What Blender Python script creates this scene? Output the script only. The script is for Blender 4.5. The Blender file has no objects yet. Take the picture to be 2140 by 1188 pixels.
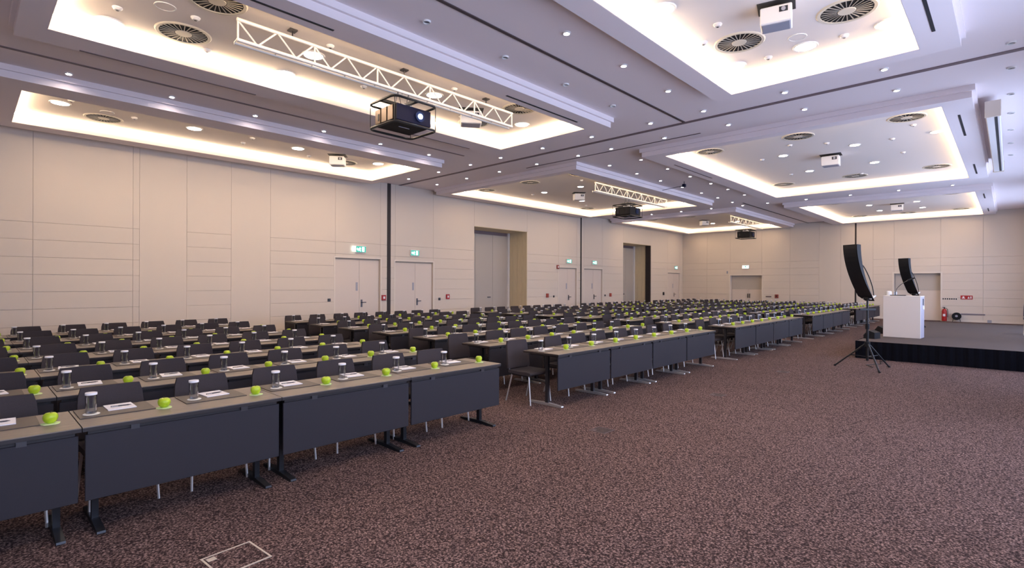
import bpy, math, random
from mathutils import Vector, Matrix
random.seed(7)
S = bpy.context.scene
COL = S.collection
PI = math.pi

# ------------------------------------------------------------------ camera
cam = bpy.data.cameras.new('camera')
cam.sensor_fit = 'HORIZONTAL'; cam.sensor_width = 36.0
F_PX = 1094.7
cam.lens = 36.0 * F_PX / 2140.0
cam.shift_y = -(594.0 - 592.92) / 2140.0
cam.clip_start = 0.05; cam.clip_end = 200
co = bpy.data.objects.new('camera', cam); COL.objects.link(co)
YAW, ROLL = 0.7607, 0.0035
fw = Vector((-math.sin(YAW), math.cos(YAW), 0)); rt = Vector((math.cos(YAW), math.sin(YAW), 0)); up = Vector((0, 0, 1))
r3 = rt * math.cos(ROLL) + up * math.sin(ROLL); u3 = up * math.cos(ROLL) - rt * math.sin(ROLL)
co.matrix_world = Matrix(((r3.x, u3.x, -fw.x, 0), (r3.y, u3.y, -fw.y, 0), (r3.z, u3.z, -fw.z, 1.70), (0, 0, 0, 1)))
S.camera = co

# ------------------------------------------------------------------ light settings
DAY = (0.62, 0.72, 1.0)          # daylight outside the windows
DAY_STRENGTH = 3.0
COVE_COL, COVE_STRENGTH = (1.0, 0.79, 0.55), 17.0
DOWN_COL, DOWN_STRENGTH = (1.0, 0.85, 0.78), 135.0
LAMP_COL, LAMP_STRENGTH = (1.0, 0.87, 0.78), 34.0
w = bpy.data.worlds.new('world'); S.world = w; w.use_nodes = True
w.node_tree.nodes['Background'].inputs[0].default_value = (*DAY, 1)
w.node_tree.nodes['Background'].inputs[1].default_value = DAY_STRENGTH
S.view_settings.view_transform = 'Standard'
S.view_settings.look = 'None'
S.view_settings.exposure = 0.98
S.view_settings.gamma = 1.0
S.view_settings.use_curve_mapping = False
try:
    S.cycles.use_denoising = True
    S.cycles.max_bounces = 6; S.cycles.diffuse_bounces = 4; S.cycles.glossy_bounces = 2
    S.cycles.transparent_max_bounces = 8
    S.cycles.use_adaptive_sampling = True; S.cycles.adaptive_threshold = 0.04
    S.cycles.sample_clamp_indirect = 6.0
    S.cycles.caustics_reflective = False; S.cycles.caustics_refractive = False
except Exception:
    pass

# ------------------------------------------------------------------ materials
MATS = {}
def srgb(r, g, b):
    f = lambda c: (c / 255 / 12.92) if c / 255 <= 0.04045 else ((c / 255 + 0.055) / 1.055) ** 2.4
    return (f(r), f(g), f(b))
def mat(name, col, rough=0.6, metal=0.0, spec=0.4, emit=None, estr=0.0, noise=0.0, nscale=30.0, bump=0.0, stretch=(1, 1, 1), col2=None):
    m = bpy.data.materials.new(name); m.use_nodes = True; nt = m.node_tree
    b = nt.nodes['Principled BSDF']
    b.inputs['Base Color'].default_value = (*col, 1); b.inputs['Roughness'].default_value = rough
    b.inputs['Metallic'].default_value = metal
    b.inputs['Specular IOR Level'].default_value = spec
    if emit:
        b.inputs['Emission Color'].default_value = (*emit, 1); b.inputs['Emission Strength'].default_value = estr
    if noise > 0 or bump > 0 or col2:
        tc = nt.nodes.new('ShaderNodeTexCoord'); mp = nt.nodes.new('ShaderNodeMapping')
        mp.inputs['Scale'].default_value = stretch
        nt.links.new(tc.outputs['Object'], mp.inputs[0])
        nz = nt.nodes.new('ShaderNodeTexNoise'); nz.inputs['Scale'].default_value = nscale; nz.inputs['Detail'].default_value = 4
        nt.links.new(mp.outputs[0], nz.inputs['Vector'])
        rp = nt.nodes.new('ShaderNodeValToRGB')
        c2 = col2 if col2 else tuple(c * (1 - noise) for c in col)
        rp.color_ramp.elements[0].position = 0.35; rp.color_ramp.elements[1].position = 0.65
        rp.color_ramp.elements[0].color = (*c2, 1); rp.color_ramp.elements[1].color = (*col, 1)
        nt.links.new(nz.outputs['Fac'], rp.inputs[0]); nt.links.new(rp.outputs[0], b.inputs['Base Color'])
        if bump > 0:
            bp = nt.nodes.new('ShaderNodeBump'); bp.inputs['Strength'].default_value = bump; bp.inputs['Distance'].default_value = 0.01
            nt.links.new(nz.outputs['Fac'], bp.inputs['Height']); nt.links.new(bp.outputs[0], b.inputs['Normal'])
    MATS[name] = m
    return m

mat('ceiling_paint', (0.86, 0.775, 0.785), 0.9, spec=0.1)
mat('frame_paint', (0.86, 0.775, 0.785), 0.9, spec=0.1)
mat('panel_paint', (0.88, 0.80, 0.74), 0.9, spec=0.1)
mat('wall_paint', (0.70, 0.615, 0.53), 0.7, spec=0.15)
mat('wall_joint', (0.46, 0.40, 0.34), 0.9, spec=0.1)
mat('wall_plain', (0.62, 0.55, 0.50), 0.8, spec=0.1)
mat('door_paint', (0.70, 0.61, 0.54), 0.55, spec=0.25)
mat('door_grey', (0.50, 0.45, 0.40), 0.5, spec=0.3)
mat('frame_trim', (0.76, 0.68, 0.59), 0.5, spec=0.3)
mat('niche_wood_lit', (0.70, 0.59, 0.40), 0.6, noise=0.08, nscale=6, stretch=(6, 6, 0.4))  # wood lightened, the warm glow inside the niche is in its colour
mat('dark_post', (0.03, 0.022, 0.022), 0.6)
mat('track', (0.20, 0.145, 0.15), 0.6)
mat('track_dark', (0.09, 0.06, 0.06), 0.6)
mat('slot_black', (0.03, 0.03, 0.035), 0.6)
mat('led', (1, 0.9, 0.7), 0.5, emit=COVE_COL, estr=COVE_STRENGTH)
mat('lens_small', (1, 1, 1), 0.5, emit=DOWN_COL, estr=DOWN_STRENGTH)
mat('lens_big', (1, 1, 1), 0.5, emit=LAMP_COL, estr=LAMP_STRENGTH)
mat('lens_off', (0.10, 0.09, 0.10), 0.3)
mat('white_trim', (0.80, 0.78, 0.76), 0.5)
mat('white_plastic', (0.78, 0.76, 0.76), 0.45)
mat('grey_plastic', (0.36, 0.36, 0.42), 0.45)
mat('grille_cream', (0.66, 0.60, 0.50), 0.6)
mat('grille_vane', (0.40, 0.36, 0.31), 0.6)
mat('grille_dark', (0.015, 0.013, 0.012), 0.7)
mat('truss_metal', (0.80, 0.75, 0.68), 0.4, metal=0.15)
mat('black_plastic', (0.009, 0.009, 0.011), 0.65, spec=0.25)
mat('black_metal', (0.018, 0.018, 0.02), 0.35, metal=0.3)
mat('warm_lit_side', (0.11, 0.075, 0.05), 0.35, metal=0.6)  # side of the black projector, warm light put into its colour
mat('navy_front', (0.006, 0.007, 0.03), 0.5, spec=0.25)
mat('projector_lens', (0.5, 0.7, 1.0), 0.2, emit=(0.45, 0.7, 1.0), estr=9.0)
mat('lens_glass', (0.03, 0.04, 0.09), 0.1)
mat('chrome', (0.70, 0.66, 0.63), 0.38, metal=0.75)
mat('steel_dark', (0.10, 0.095, 0.10), 0.35, metal=0.9)
mat('leg_black', (0.03, 0.03, 0.034), 0.35, metal=0.5)
mat('chair_fabric', (0.052, 0.041, 0.043), 0.85, spec=0.25, noise=0.12, nscale=160)
mat('table_wood', (0.235, 0.19, 0.15), 0.42, spec=0.35, noise=0.3, nscale=7, stretch=(16, 0.9, 1))
mat('table_edge', (0.028, 0.022, 0.022), 0.45)
mat('modesty', (0.026, 0.0225, 0.028), 0.6, spec=0.3)
mat('desk_pad', (0.082, 0.062, 0.052), 0.45, noise=0.15, nscale=120)
mat('paper', (0.86, 0.82, 0.82), 0.7)
mat('pen', (0.035, 0.022, 0.03), 0.3)
mat('coaster', (0.86, 0.84, 0.76), 0.7)
mat('napkin', (0.62, 0.74, 0.36), 0.7)  # white napkin, green reflection of the apple mixed into its colour
mat('apple_skin', (0.50, 0.66, 0.025), 0.32, spec=0.45, noise=0.22, nscale=22)
mat('apple_stem', (0.10, 0.06, 0.02), 0.7)
mat('stage_top', (0.105, 0.082, 0.074), 0.95, spec=0.1, noise=0.18, nscale=60)
mat('stage_skirt', (0.006, 0.006, 0.009), 0.95, spec=0.05)
mat('lectern_white', (0.66, 0.60, 0.555), 0.45)
mat('lectern_side_daylit', (0.42, 0.38, 0.44), 0.45)  # right side of the white lectern, lilac daylight put into its colour
mat('red', (0.40, 0.02, 0.02), 0.35)
mat('red_dull', (0.36, 0.06, 0.04), 0.5)
mat('sign_white', (0.85, 0.9, 0.88), 0.5, emit=(0.75, 1.0, 0.93), estr=1.6)
mat('sign_green', (0.02, 0.28, 0.20), 0.5, emit=(0.05, 0.42, 0.32), estr=0.5)
mat('brass_frame', (0.62, 0.54, 0.46), 0.4, metal=0.4)
mat('cable_black', (0.01, 0.01, 0.01), 0.5)
mat('lid_dark', (0.075, 0.050, 0.044), 0.95, noise=0.5, nscale=60)
mat('outside_frame', (0.5, 0.5, 0.52), 0.5)

def carpet_material():
    m = bpy.data.materials.new('carpet'); m.use_nodes = True; nt = m.node_tree; b = nt.nodes['Principled BSDF']
    b.inputs['Roughness'].default_value = 0.95; b.inputs['Specular IOR Level'].default_value = 0.08
    tc = nt.nodes.new('ShaderNodeTexCoord')
    v = nt.nodes.new('ShaderNodeTexVoronoi'); v.inputs['Scale'].default_value = 58; v.feature = 'F1'
    n1 = nt.nodes.new('ShaderNodeTexNoise'); n1.inputs['Scale'].default_value = 80; n1.inputs['Detail'].default_value = 2; n1.inputs['Distortion'].default_value = 0.8
    n2 = nt.nodes.new('ShaderNodeTexNoise'); n2.inputs['Scale'].default_value = 0.9; n2.inputs['Detail'].default_value = 1
    for n in (v, n1, n2): nt.links.new(tc.outputs['Object'], n.inputs['Vector'])
    mx = nt.nodes.new('ShaderNodeMath'); mx.operation = 'SUBTRACT'
    nt.links.new(n1.outputs['Fac'], mx.inputs[0])
    ml = nt.nodes.new('ShaderNodeMath'); ml.operation = 'MULTIPLY'; ml.inputs[1].default_value = 0.35
    nt.links.new(v.outputs['Distance'], ml.inputs[0]); nt.links.new(ml.outputs[0], mx.inputs[1])
    rp = nt.nodes.new('ShaderNodeValToRGB'); e = rp.color_ramp.elements
    e[0].position = 0.22; e[0].color = (0.030, 0.018, 0.017, 1)
    e[1].position = 0.56; e[1].color = (0.35, 0.232, 0.200, 1)
    k = rp.color_ramp.elements.new(0.38); k.color = (0.135, 0.085, 0.076, 1)
    nt.links.new(mx.outputs[0], rp.inputs[0])
    mr = nt.nodes.new('ShaderNodeMapRange'); mr.inputs[3].default_value = 0.86; mr.inputs[4].default_value = 1.12
    nt.links.new(n2.outputs['Fac'], mr.inputs[0])
    mm = nt.nodes.new('ShaderNodeMix'); mm.data_type = 'RGBA'; mm.blend_type = 'MULTIPLY'; mm.inputs[0].default_value = 1.0
    nt.links.new(rp.outputs[0], mm.inputs[6]); nt.links.new(mr.outputs[0], mm.inputs[7])
    nt.links.new(mm.outputs[2], b.inputs['Base Color'])
    MATS['carpet'] = m
carpet_material()
def glass_material(name, tint, gloss):
    m = bpy.data.materials.new(name); m.use_nodes = True; nt = m.node_tree; nt.nodes.clear()
    o = nt.nodes.new('ShaderNodeOutputMaterial'); t = nt.nodes.new('ShaderNodeBsdfTransparent'); g = nt.nodes.new('ShaderNodeBsdfGlossy')
    t.inputs[0].default_value = (*tint, 1); g.inputs['Roughness'].default_value = 0.03
    lw = nt.nodes.new('ShaderNodeLayerWeight'); lw.inputs[0].default_value = gloss
    mx = nt.nodes.new('ShaderNodeMixShader')
    nt.links.new(lw.outputs['Facing'], mx.inputs[0]); nt.links.new(t.outputs[0], mx.inputs[1]); nt.links.new(g.outputs[0], mx.inputs[2])
    nt.links.new(mx.outputs[0], o.inputs[0]); MATS[name] = m
glass_material('drinking_glass', (0.94, 0.95, 0.97), 0.38)
glass_material('window_glass', (0.95, 0.97, 1.0), 0.05)

# ------------------------------------------------------------------ mesh helpers
class MB:
    def __init__(s): s.v = []; s.f = []
    def quad(s, a, b, c, d):
        i = len(s.v); s.v += [a, b, c, d]; s.f.append((i, i + 1, i + 2, i + 3)); return s
    def box(s, x0, x1, y0, y1, z0, z1):
        i = len(s.v)
        s.v += [(x0, y0, z0), (x1, y0, z0), (x1, y1, z0), (x0, y1, z0), (x0, y0, z1), (x1, y0, z1), (x1, y1, z1), (x0, y1, z1)]
        for q in ((0, 3, 2, 1), (4, 5, 6, 7), (0, 1, 5, 4), (1, 2, 6, 5), (2, 3, 7, 6), (3, 0, 4, 7)):
            s.f.append(tuple(i + k for k in q))
        return s
    def cbox(s, x0, x1, y0, y1, z0, z1, c):
        """box with chamfered edges"""
        i = len(s.v); X = (x0, x1); Y = (y0, y1); Z = (z0, z1); idx = {}
        for a in (0, 1):
            for b in (0, 1):
                for d in (0, 1):
                    sx, sy, sz = (1, -1)[a], (1, -1)[b], (1, -1)[d]
                    for ax in range(3):
                        p = [X[a] + sx * c, Y[b] + sy * c, Z[d] + sz * c]
                        p[ax] = (X[a], Y[b], Z[d])[ax]
                        idx[(a, b, d, ax)] = len(s.v); s.v.append(tuple(p))
        g = lambda *k: idx[k]
        fl = []
        for a in (0, 1):
            q = [g(a, 0, 0, 0), g(a, 1, 0, 0), g(a, 1, 1, 0), g(a, 0, 1, 0)]; fl.append(q if a else q[::-1])
            q = [g(0, a, 0, 1), g(1, a, 0, 1), g(1, a, 1, 1), g(0, a, 1, 1)]; fl.append(q[::-1] if a else q)
            q = [g(0, 0, a, 2), g(1, 0, a, 2), g(1, 1, a, 2), g(0, 1, a, 2)]; fl.append(q if a else q[::-1])
        for a in (0, 1):
            for b in (0, 1):
                fl.append([g(a, b, 0, 0), g(a, b, 1, 0), g(a, b, 1, 1), g(a, b, 0, 1)])
                fl.append([g(a, 0, b, 0), g(a, 1, b, 0), g(a, 1, b, 2), g(a, 0, b, 2)])
                fl.append([g(0, a, b, 1), g(1, a, b, 1), g(1, a, b, 2), g(0, a, b, 2)])
                for d in (0, 1): fl.append([g(a, b, d, 0), g(a, b, d, 1), g(a, b, d, 2)])
        cx = Vector(((x0 + x1) / 2, (y0 + y1) / 2, (z0 + z1) / 2))
        for q in fl:
            P = [Vector(s.v[k]) for k in q]; n = (P[1] - P[0]).cross(P[2] - P[0]); m = sum(P, Vector()) / len(P) - cx
            s.f.append(tuple(q if n.dot(m) >= 0 else q[::-1]))
        return s
    def cyl(s, p0, p1, r, n=10, r2=None, cap=True):
        p0 = Vector(p0); p1 = Vector(p1); r2 = r if r2 is None else r2
        d = (p1 - p0).normalized(); a = d.orthogonal().normalized(); b = d.cross(a); i = len(s.v)
        for p, rr in ((p0, r), (p1, r2)):
            for k in range(n):
                t = 2 * PI * k / n; s.v.append(tuple(p + a * rr * math.cos(t) + b * rr * math.sin(t)))
        for k in range(n): s.f.append((i + k, i + (k + 1) % n, i + n + (k + 1) % n, i + n + k))
        if cap: s.f.append(tuple(i + k for k in range(n - 1, -1, -1))); s.f.append(tuple(i + n + k for k in range(n)))
        return s
    def tube(s, pts, r, n=8, closed=False):
        pts = [Vector(p) for p in pts]; m = len(pts); i = len(s.v); a = None
        for j, p in enumerate(pts):
            q0 = pts[j - 1] if (j > 0 or closed) else p; q1 = pts[(j + 1) % m] if (j < m - 1 or closed) else p
            d = (q1 - q0).normalized()
            a = d.orthogonal().normalized() if a is None else (a - d * a.dot(d)).normalized()
            b = d.cross(a)
            for k in range(n):
                t = 2 * PI * k / n; s.v.append(tuple(p + a * r * math.cos(t) + b * r * math.sin(t)))
        for j in range(m if closed else m - 1):
            for k in range(n):
                x, y = i + j * n, i + ((j + 1) % m) * n
                s.f.append((x + k, x + (k + 1) % n, y + (k + 1) % n, y + k))
        if not closed:
            s.f.append(tuple(i + k for k in range(n - 1, -1, -1))); s.f.append(tuple(i + (m - 1) * n + k for k in range(n)))
        return s
    def lathe(s, prof, n=16, c=(0, 0, 0), close=False):
        i = len(s.v); m = len(prof)
        for r, z in prof:
            for k in range(n):
                t = 2 * PI * k / n; s.v.append((c[0] + r * math.cos(t), c[1] + r * math.sin(t), c[2] + z))
        for j in range(m if close else m - 1):
            for k in range(n):
                x, y = i + j * n, i + ((j + 1) % m) * n
                s.f.append((x + k, x + (k + 1) % n, y + (k + 1) % n, y + k))
        return s
    def disc(s, r, z, n=16, c=(0, 0), down=False):
        i = len(s.v)
        for k in range(n):
            t = 2 * PI * k / n; s.v.append((c[0] + r * math.cos(t), c[1] + r * math.sin(t), z))
        q = tuple(i + k for k in range(n)); s.f.append(q[::-1] if down else q); return s
    def prism(s, poly, t0, t1, axis):
        """poly: 2D points; extruded from t0 to t1 along axis ('x','y','z')"""
        i = len(s.v); n = len(poly)
        mk = {'x': lambda p, t: (t, p[0], p[1]), 'y': lambda p, t: (p[0], t, p[1]), 'z': lambda p, t: (p[0], p[1], t)}[axis]
        for t in (t0, t1):
            for p in poly: s.v.append(mk(p, t))
        for k in range(n): s.f.append((i + k, i + (k + 1) % n, i + n + (k + 1) % n, i + n + k))
        s.f.append(tuple(i + k for k in range(n - 1, -1, -1))); s.f.append(tuple(i + n + k for k in range(n))); return s
    def mesh(s, name, m, smooth=False):
        me = bpy.data.meshes.new(name); me.from_pydata(s.v, [], s.f); me.update()
        import bmesh as _b
        bm = _b.new(); bm.from_mesh(me); _b.ops.recalc_face_normals(bm, faces=bm.faces); bm.to_mesh(me); bm.free()
        me.materials.append(MATS[m])
        if smooth:
            me.polygons.foreach_set('use_smooth', [True] * len(me.polygons))
            try: me.set_sharp_from_angle(angle=math.radians(38))
            except Exception: pass
        return me

def link(name, data, parent=None, loc=(0, 0, 0), rot=(0, 0, 0), label=None):
    o = bpy.data.objects.new(name, data); COL.objects.link(o)
    o.location = loc; o.rotation_euler = rot
    if parent: o.parent = parent
    if label: o['label'] = label
    return o
def tag(o, label, cat, group=None):
    o['label'] = label; o['category'] = cat
    if group: o['group'] = group
    return o
def thing(name, label, cat, loc=(0, 0, 0), rotz=0.0, group=None):
    return tag(link(name, None, None, loc, (0, 0, rotz)), label, cat, group)
def struct(o):
    o['kind'] = 'structure'; return o
ORD = ['zeroth', 'first', 'second', 'third', 'fourth', 'fifth', 'sixth', 'seventh', 'eighth', 'ninth', 'tenth', 'eleventh', 'twelfth']

# ------------------------------------------------------------------ room shell
XL, XR, YN, YF = -15.2, 1.2, -3.0, 31.8
HM, HF, HP = 5.06, 4.86, 5.10
struct(link('floor', MB().box(XL - 1.6, XR + .3, YN - .3, YF + .6, -0.12, 0).mesh('floor', 'carpet')))

COFFERS = [(-8.72, -6.31, 0.73, 8.77), (-14.31, -11.83, 0.67, 8.75), (-3.38, -0.89, 0.70, 8.84),
           (-14.40, -9.18, 11.95, 20.50), (-6.19, -0.89, 11.97, 20.45),
           (-14.60, -9.18, 23.50, 31.35), (-6.30, -0.88, 23.65, 31.35)]
MXS = [(.52, .44), (.46, .58), (.32, .41), (.46, .50), (.48, .41), (.40, .50), (.48, .41)]; MY = 0.28
def ceiling():
    xs = sorted({XL - .3, XR + .3} | {c[0] for c in COFFERS} | {c[1] for c in COFFERS})
    ys = sorted({YN - .3, YF + .3} | {c[2] for c in COFFERS} | {c[3] for c in COFFERS})
    b = MB()
    for j in range(len(ys) - 1):
        my = (ys[j] + ys[j + 1]) / 2; run = None
        for i in range(len(xs) - 1):
            mx = (xs[i] + xs[i + 1]) / 2
            hole = any(c[0] < mx < c[1] and c[2] < my < c[3] for c in COFFERS)
            if not hole: run = (run[0], xs[i + 1]) if run else (xs[i], xs[i + 1])
            if (hole or i == len(xs) - 2) and run:
                b.box(run[0], run[1], ys[j], ys[j + 1], HM, HM + .16); run = None
    C = struct(link('ceiling', b.mesh('ceiling', 'ceiling_paint')))
    for (x0, x1, y0, y1), (ml, mr_) in zip(COFFERS, MXS):
        f = MB()
        for (m0, m1, z0, z1) in ((0, MY, HF, HF + .11), (.045, MY + .045, HF + .11, HM)):
            a0, a1, b0, b1 = x0 - ml - m0, x1 + mr_ + m0, y0 - m1, y1 + m1
            f.box(a0, x0, b0, b1, z0, z1); f.box(x1, a1, b0, b1, z0, z1)
            f.box(x0, x1, b0, y0, z0, z1); f.box(x0, x1, y1, b1, z0, z1)
        fo = link('coffer', f.mesh('coffer', 'frame_paint'), C)
        p = MB().box(x0 - .05, x1 + .05, y0 - .05, y1 + .05, HP, HP + .1)
        link('panel', p.mesh('panel', 'panel_paint'), fo)
        e = 0.045; t = .012
        for k, (p0, p1, n) in enumerate((((x0, y0), (x1, y0), (0, 1)), ((x1, y0), (x1, y1), (-1, 0)), ((x1, y1), (x0, y1), (0, -1)), ((x0, y1), (x0, y0), (1, 0)))):
            q = MB(); d = g = (n[0] * .035, n[1] * .035)
            lo0 = (p0[0] + g[0], p0[1] + g[1], HP - .085); lo1 = (p1[0] + g[0], p1[1] + g[1], HP - .085)
            hi0 = (p0[0] + d[0], p0[1] + d[1], HP - .045); hi1 = (p1[0] + d[0], p1[1] + d[1], HP - .045)
            q.quad(lo0, lo1, hi1, hi0)
            link('led_strip', q.mesh('led_strip', 'led'), fo)
            s = MB(); i_ = .006
            s.box(min(p0[0], p1[0]) + (0 if n[0] >= 0 else -i_), max(p0[0], p1[0]) + (i_ if n[0] > 0 else 0),
                  min(p0[1], p1[1]) + (0 if n[1] >= 0 else -i_), max(p0[1], p1[1]) + (i_ if n[1] > 0 else 0), HF + .002, HP + .02)
            link('side', s.mesh('side', 'panel_paint'), fo)
    return C
C_OBJ = ceiling()
def slot(x0, x1, y0, y1, z, m='slot_black'):
    link('slot', MB().box(x0, x1, y0, y1, z - .006, z + .004).mesh('slot', m), C_OBJ)
for x, y0, y1 in ((-.70, 6.2, 8.33), (-.70, 12.75, 14.6), (-.70, 18.2, 19.8), (-.68, 24.3, 25.6), (-.68, 29.0, 30.2),
                  (-6.14, 6.3, 8.28), (-6.14, 1.2, 3.2), (-9.2, 1.1, 3.4), (-9.2, 6.3, 8.2), (-6.45, 13.0, 15.4)):
    slot(x - .018, x + .018, y0, y1, HF, 'track' if x in (-9.2, -6.45) else 'slot_black')
slot(-10.2, -5.0, 11.29, 11.33, HM, 'track_dark')
for i, (x0, x1, y0, y1, m) in enumerate(((XL, XR, 10.31, 10.41, 'track'), (-4.93, -4.88, YN, 10.31, 'track_dark'), (-8.03, -7.97, 22.2, YF, 'track_dark'), (-7.97, -6.3, 31.62, 31.70, 'track_dark'), (-10.45, -10.40, YN, 9.1, 'track'))):
    struct(link('trim_%d' % (i + 1), MB().box(x0, x1, y0, y1, HM - .012, HM + .02).mesh('trim', m)))

# ---- panelled walls: every plank is a piece of its own
ZROWS = [0, .36, .735, 1.11, 1.485, 1.86, 2.235, 2.61, 2.985, HM]
G = 0.0025
_plank = {}
def plank(parent, face, a0, a1, z0, z1, th):
    """face 'L': plank on the left wall (runs along Y); 'F': on the far wall (runs along X)"""
    k = (face, round(a1 - a0, 3), round(z1 - z0, 3), th)
    if k not in _plank:
        L, h = a1 - a0, z1 - z0
        _plank[k] = (MB().box(-th, 0, G, L - G, G, h - G) if face == 'L' else MB().box(G, L - G, 0, th, G, h - G)).mesh('panel', 'wall_paint')
    link('wall_panel', _plank[k], parent, (XL, a0, z0) if face == 'L' else (a0, YF, z0))
def clad(parent, face, a0, a1, zb, th, tall=None):
    zs = [z for z in ZROWS if z > zb + .06]; z0 = zb
    if tall and tall > zb:
        plank(parent, face, a0, a1, zb, tall, th); z0 = tall; zs = [z for z in zs if z > tall + .06]
    for z in zs: plank(parent, face, a0, a1, z0, z, th); z0 = z

NICHES = [(13.82, 16.92, 3.95), (24.70, 27.70, 3.95)]
bk = MB(); segs = [(YN - .3, 13.82), (16.92, 24.70), (27.70, YF + .3)]
for a, b_ in segs: bk.box(XL - .32, XL - .10, a, b_, 0, HM)
for a, b_, h in NICHES: bk.box(XL - .32, XL - .10, a, b_, h, HM)
WL = struct(link('wall_left', bk.mesh('wall_left', 'wall_joint')))
LD = [(8.00, 9.61, 2.49), (10.19, 11.81, 2.45), (19.10, 20.50, 2.45), (21.10, 22.70, 2.45), (29.80, 31.40, 2.40)]
cols = [(-3.0, 1.05), (1.05, 2.82), (2.82, 2.95), (2.95, 3.95, 'T'), (3.95, 5.0), (5.0, 6.03, 'T'), (6.03, 8.0), (8.0, 9.61, 2.49), (9.61, 9.87), (10.0, 10.19),
        (10.19, 11.81, 2.45), (11.81, 13.82), (13.82, 16.92, 3.95), (16.92, 19.1), (19.1, 20.5, 2.45), (20.5, 20.80), (20.88, 21.1), (21.1, 22.7, 2.45),
        (22.7, 24.7), (24.7, 27.7, 3.95), (27.7, 29.8), (29.8, 31.4, 2.4), (31.4, 31.8)]
for c in cols:
    z = c[2] if len(c) > 2 and c[2] != 'T' else 0
    clad(WL, 'L', c[0], c[1], z, .10, HM if len(c) > 2 and c[2] == 'T' else None)
for n, (y, hw) in enumerate(((9.935, .062), (20.84, .038))):
    struct(link('trim_%d' % (6 + n), MB().box(XL - .1, XL + .02, y - hw, y + hw, 0, HM).mesh('post', 'dark_post')))

# far wall
FD = [(-12.19, -10.39, 2.22), (-4.18, -2.39, 2.26)]
fb = MB(); xs = [XL - .3] + [v for d in FD for v in d[:2]] + [XR + .3]
fb.box(XL - .3, XR + .3, YF + .31, YF + .5, 0, HM)
WF = struct(link('wall_far', fb.mesh('wall_far', 'wall_joint')))
fcols = [(XL, -13.6), (-13.6, -12.19), (-12.19, -10.39, 2.22), (-10.39, -8.9), (-8.9, -7.46), (-7.46, -6.46, 'T'), (-6.46, -5.83, 'T'), (-5.83 + .07, -5.04, 'T'),
         (-5.04, -4.18), (-4.18, -2.39, 2.26), (-2.39, -.9), (-.9, XR)]
for c in fcols:
    z = c[2] if len(c) > 2 and c[2] != 'T' else 0
    clad(WF, 'F', c[0], c[1], z, .30, HM if len(c) > 2 and c[2] == 'T' else None)
struct(link('trim_8', MB().box(-5.83, -5.76, YF - .005, YF + .2, 0, HM).mesh('post', 'dark_post')))
for i, (a, b_) in enumerate(((XL, -12.25), (-10.33, -4.24), (-2.33, XR))):
    struct(link('baseboard_far' if i == 0 else 'baseboard_far.%03d' % i, MB().box(a, b_, YF - .015, YF, 0, .10).mesh('baseboard', 'frame_trim')))
struct(link('wall_near', MB().box(XL - .3, XR + .3, YN - .2, YN, 0, HM).mesh('wall_near', 'wall_plain')))

# right wall with tall windows (beside and behind the camera)
WIN = [(-1.6, 2.6), (4.2, 9.2), (11.4, 16.4), (17.6, 22.6), (24.4, 29.4)]
WZ0, WZ1 = 0.55, 4.30
rw = MB(); y = YN - .2
for a, b_ in WIN:
    rw.box(XR, XR + .25, y, a, 0, HM); rw.box(XR, XR + .25, a, b_, 0, WZ0); rw.box(XR, XR + .25, a, b_, WZ1, HM); y = b_
rw.box(XR, XR + .25, y, YF + .3, 0, HM)
struct(link('wall_right', rw.mesh('wall_right', 'wall_plain')))
for i, (a, b_) in enumerate(WIN):
    fr = MB(); n = 4; t = .05
    for k in range(n + 1):
        yy = a + (b_ - a - t) * k / n; fr.box(XR + .08, XR + .16, yy, yy + t, WZ0, WZ1)
    fr.box(XR + .08, XR + .16, a, b_, WZ0, WZ0 + t); fr.box(XR + .08, XR + .16, a, b_, WZ1 - t, WZ1)
    wo = struct(link('window_%d' % (i + 1), fr.mesh('window', 'outside_frame')))
    for k in range(n):
        y0 = a + (b_ - a) * k / n + t; y1 = a + (b_ - a) * (k + 1) / n - .01
        link('pane', MB().box(XR + .115, XR + .121, y0, y1, WZ0 + t, WZ1 - t).mesh('pane', 'window_glass'), wo)
    L = bpy.data.lights.new('window_portal', 'AREA'); L.shape = 'RECTANGLE'; L.size = b_ - a; L.size_y = WZ1 - WZ0
    try: L.cycles.is_portal = True
    except Exception: pass
    lo = link('window_portal', L, None, (XR + .24, (a + b_) / 2, (WZ0 + WZ1) / 2))
    lo.rotation_euler = Matrix(((0, 0, 1), (1, 0, 0), (0, 1, 0))).to_euler()   # local -Z looks to -X

# ------------------------------------------------------------------ doors
def left_door(n, y0, y1, h, handle='lever'):
    x = XL - .10
    d = struct(link('door_%d' % n, MB().box(x - .002, x + .012, y0, y1, 0, h).mesh('door', 'wall_joint')))
    mid = (y0 + y1) / 2 + .06; t = .045
    for k, (a, b_) in enumerate(((y0 + .012, mid - .004), (mid + .004, y1 - .03))):
        lf = link('leaf', MB().box(x + .012, x + .04, a, b_, .008, h - .05).mesh('leaf', 'door_paint'), d)
        if k == 1:
            q = MB().box(x + .04, x + .05, a + .05, a + .11, .92, 1.16).box(x + .05, x + .10, a + .07, a + .09, 1.06, 1.08).box(x + .085, x + .10, a + .07, a + .22, 1.055, 1.085)
            link('handle', q.mesh('handle', 'steel_dark'), lf)
        else:
            link('notice', MB().box(x + .04, x + .044, b_ - .12, b_ - .05, 1.45, 1.72).mesh('notice', 'grey_plastic'), lf)
    fr = MB().box(x + .012, XL + .006, y0 - .05, y0, 0, h + .05).box(x + .012, XL + .006, y1, y1 + .05, 0, h + .05).box(x + .012, XL + .006, y0, y1, h, h + .05)
    link('frame', fr.mesh('frame', 'frame_trim'), d)
for i, (a, b_, h) in enumerate(LD): left_door(i + 1, a, b_, h)

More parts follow.
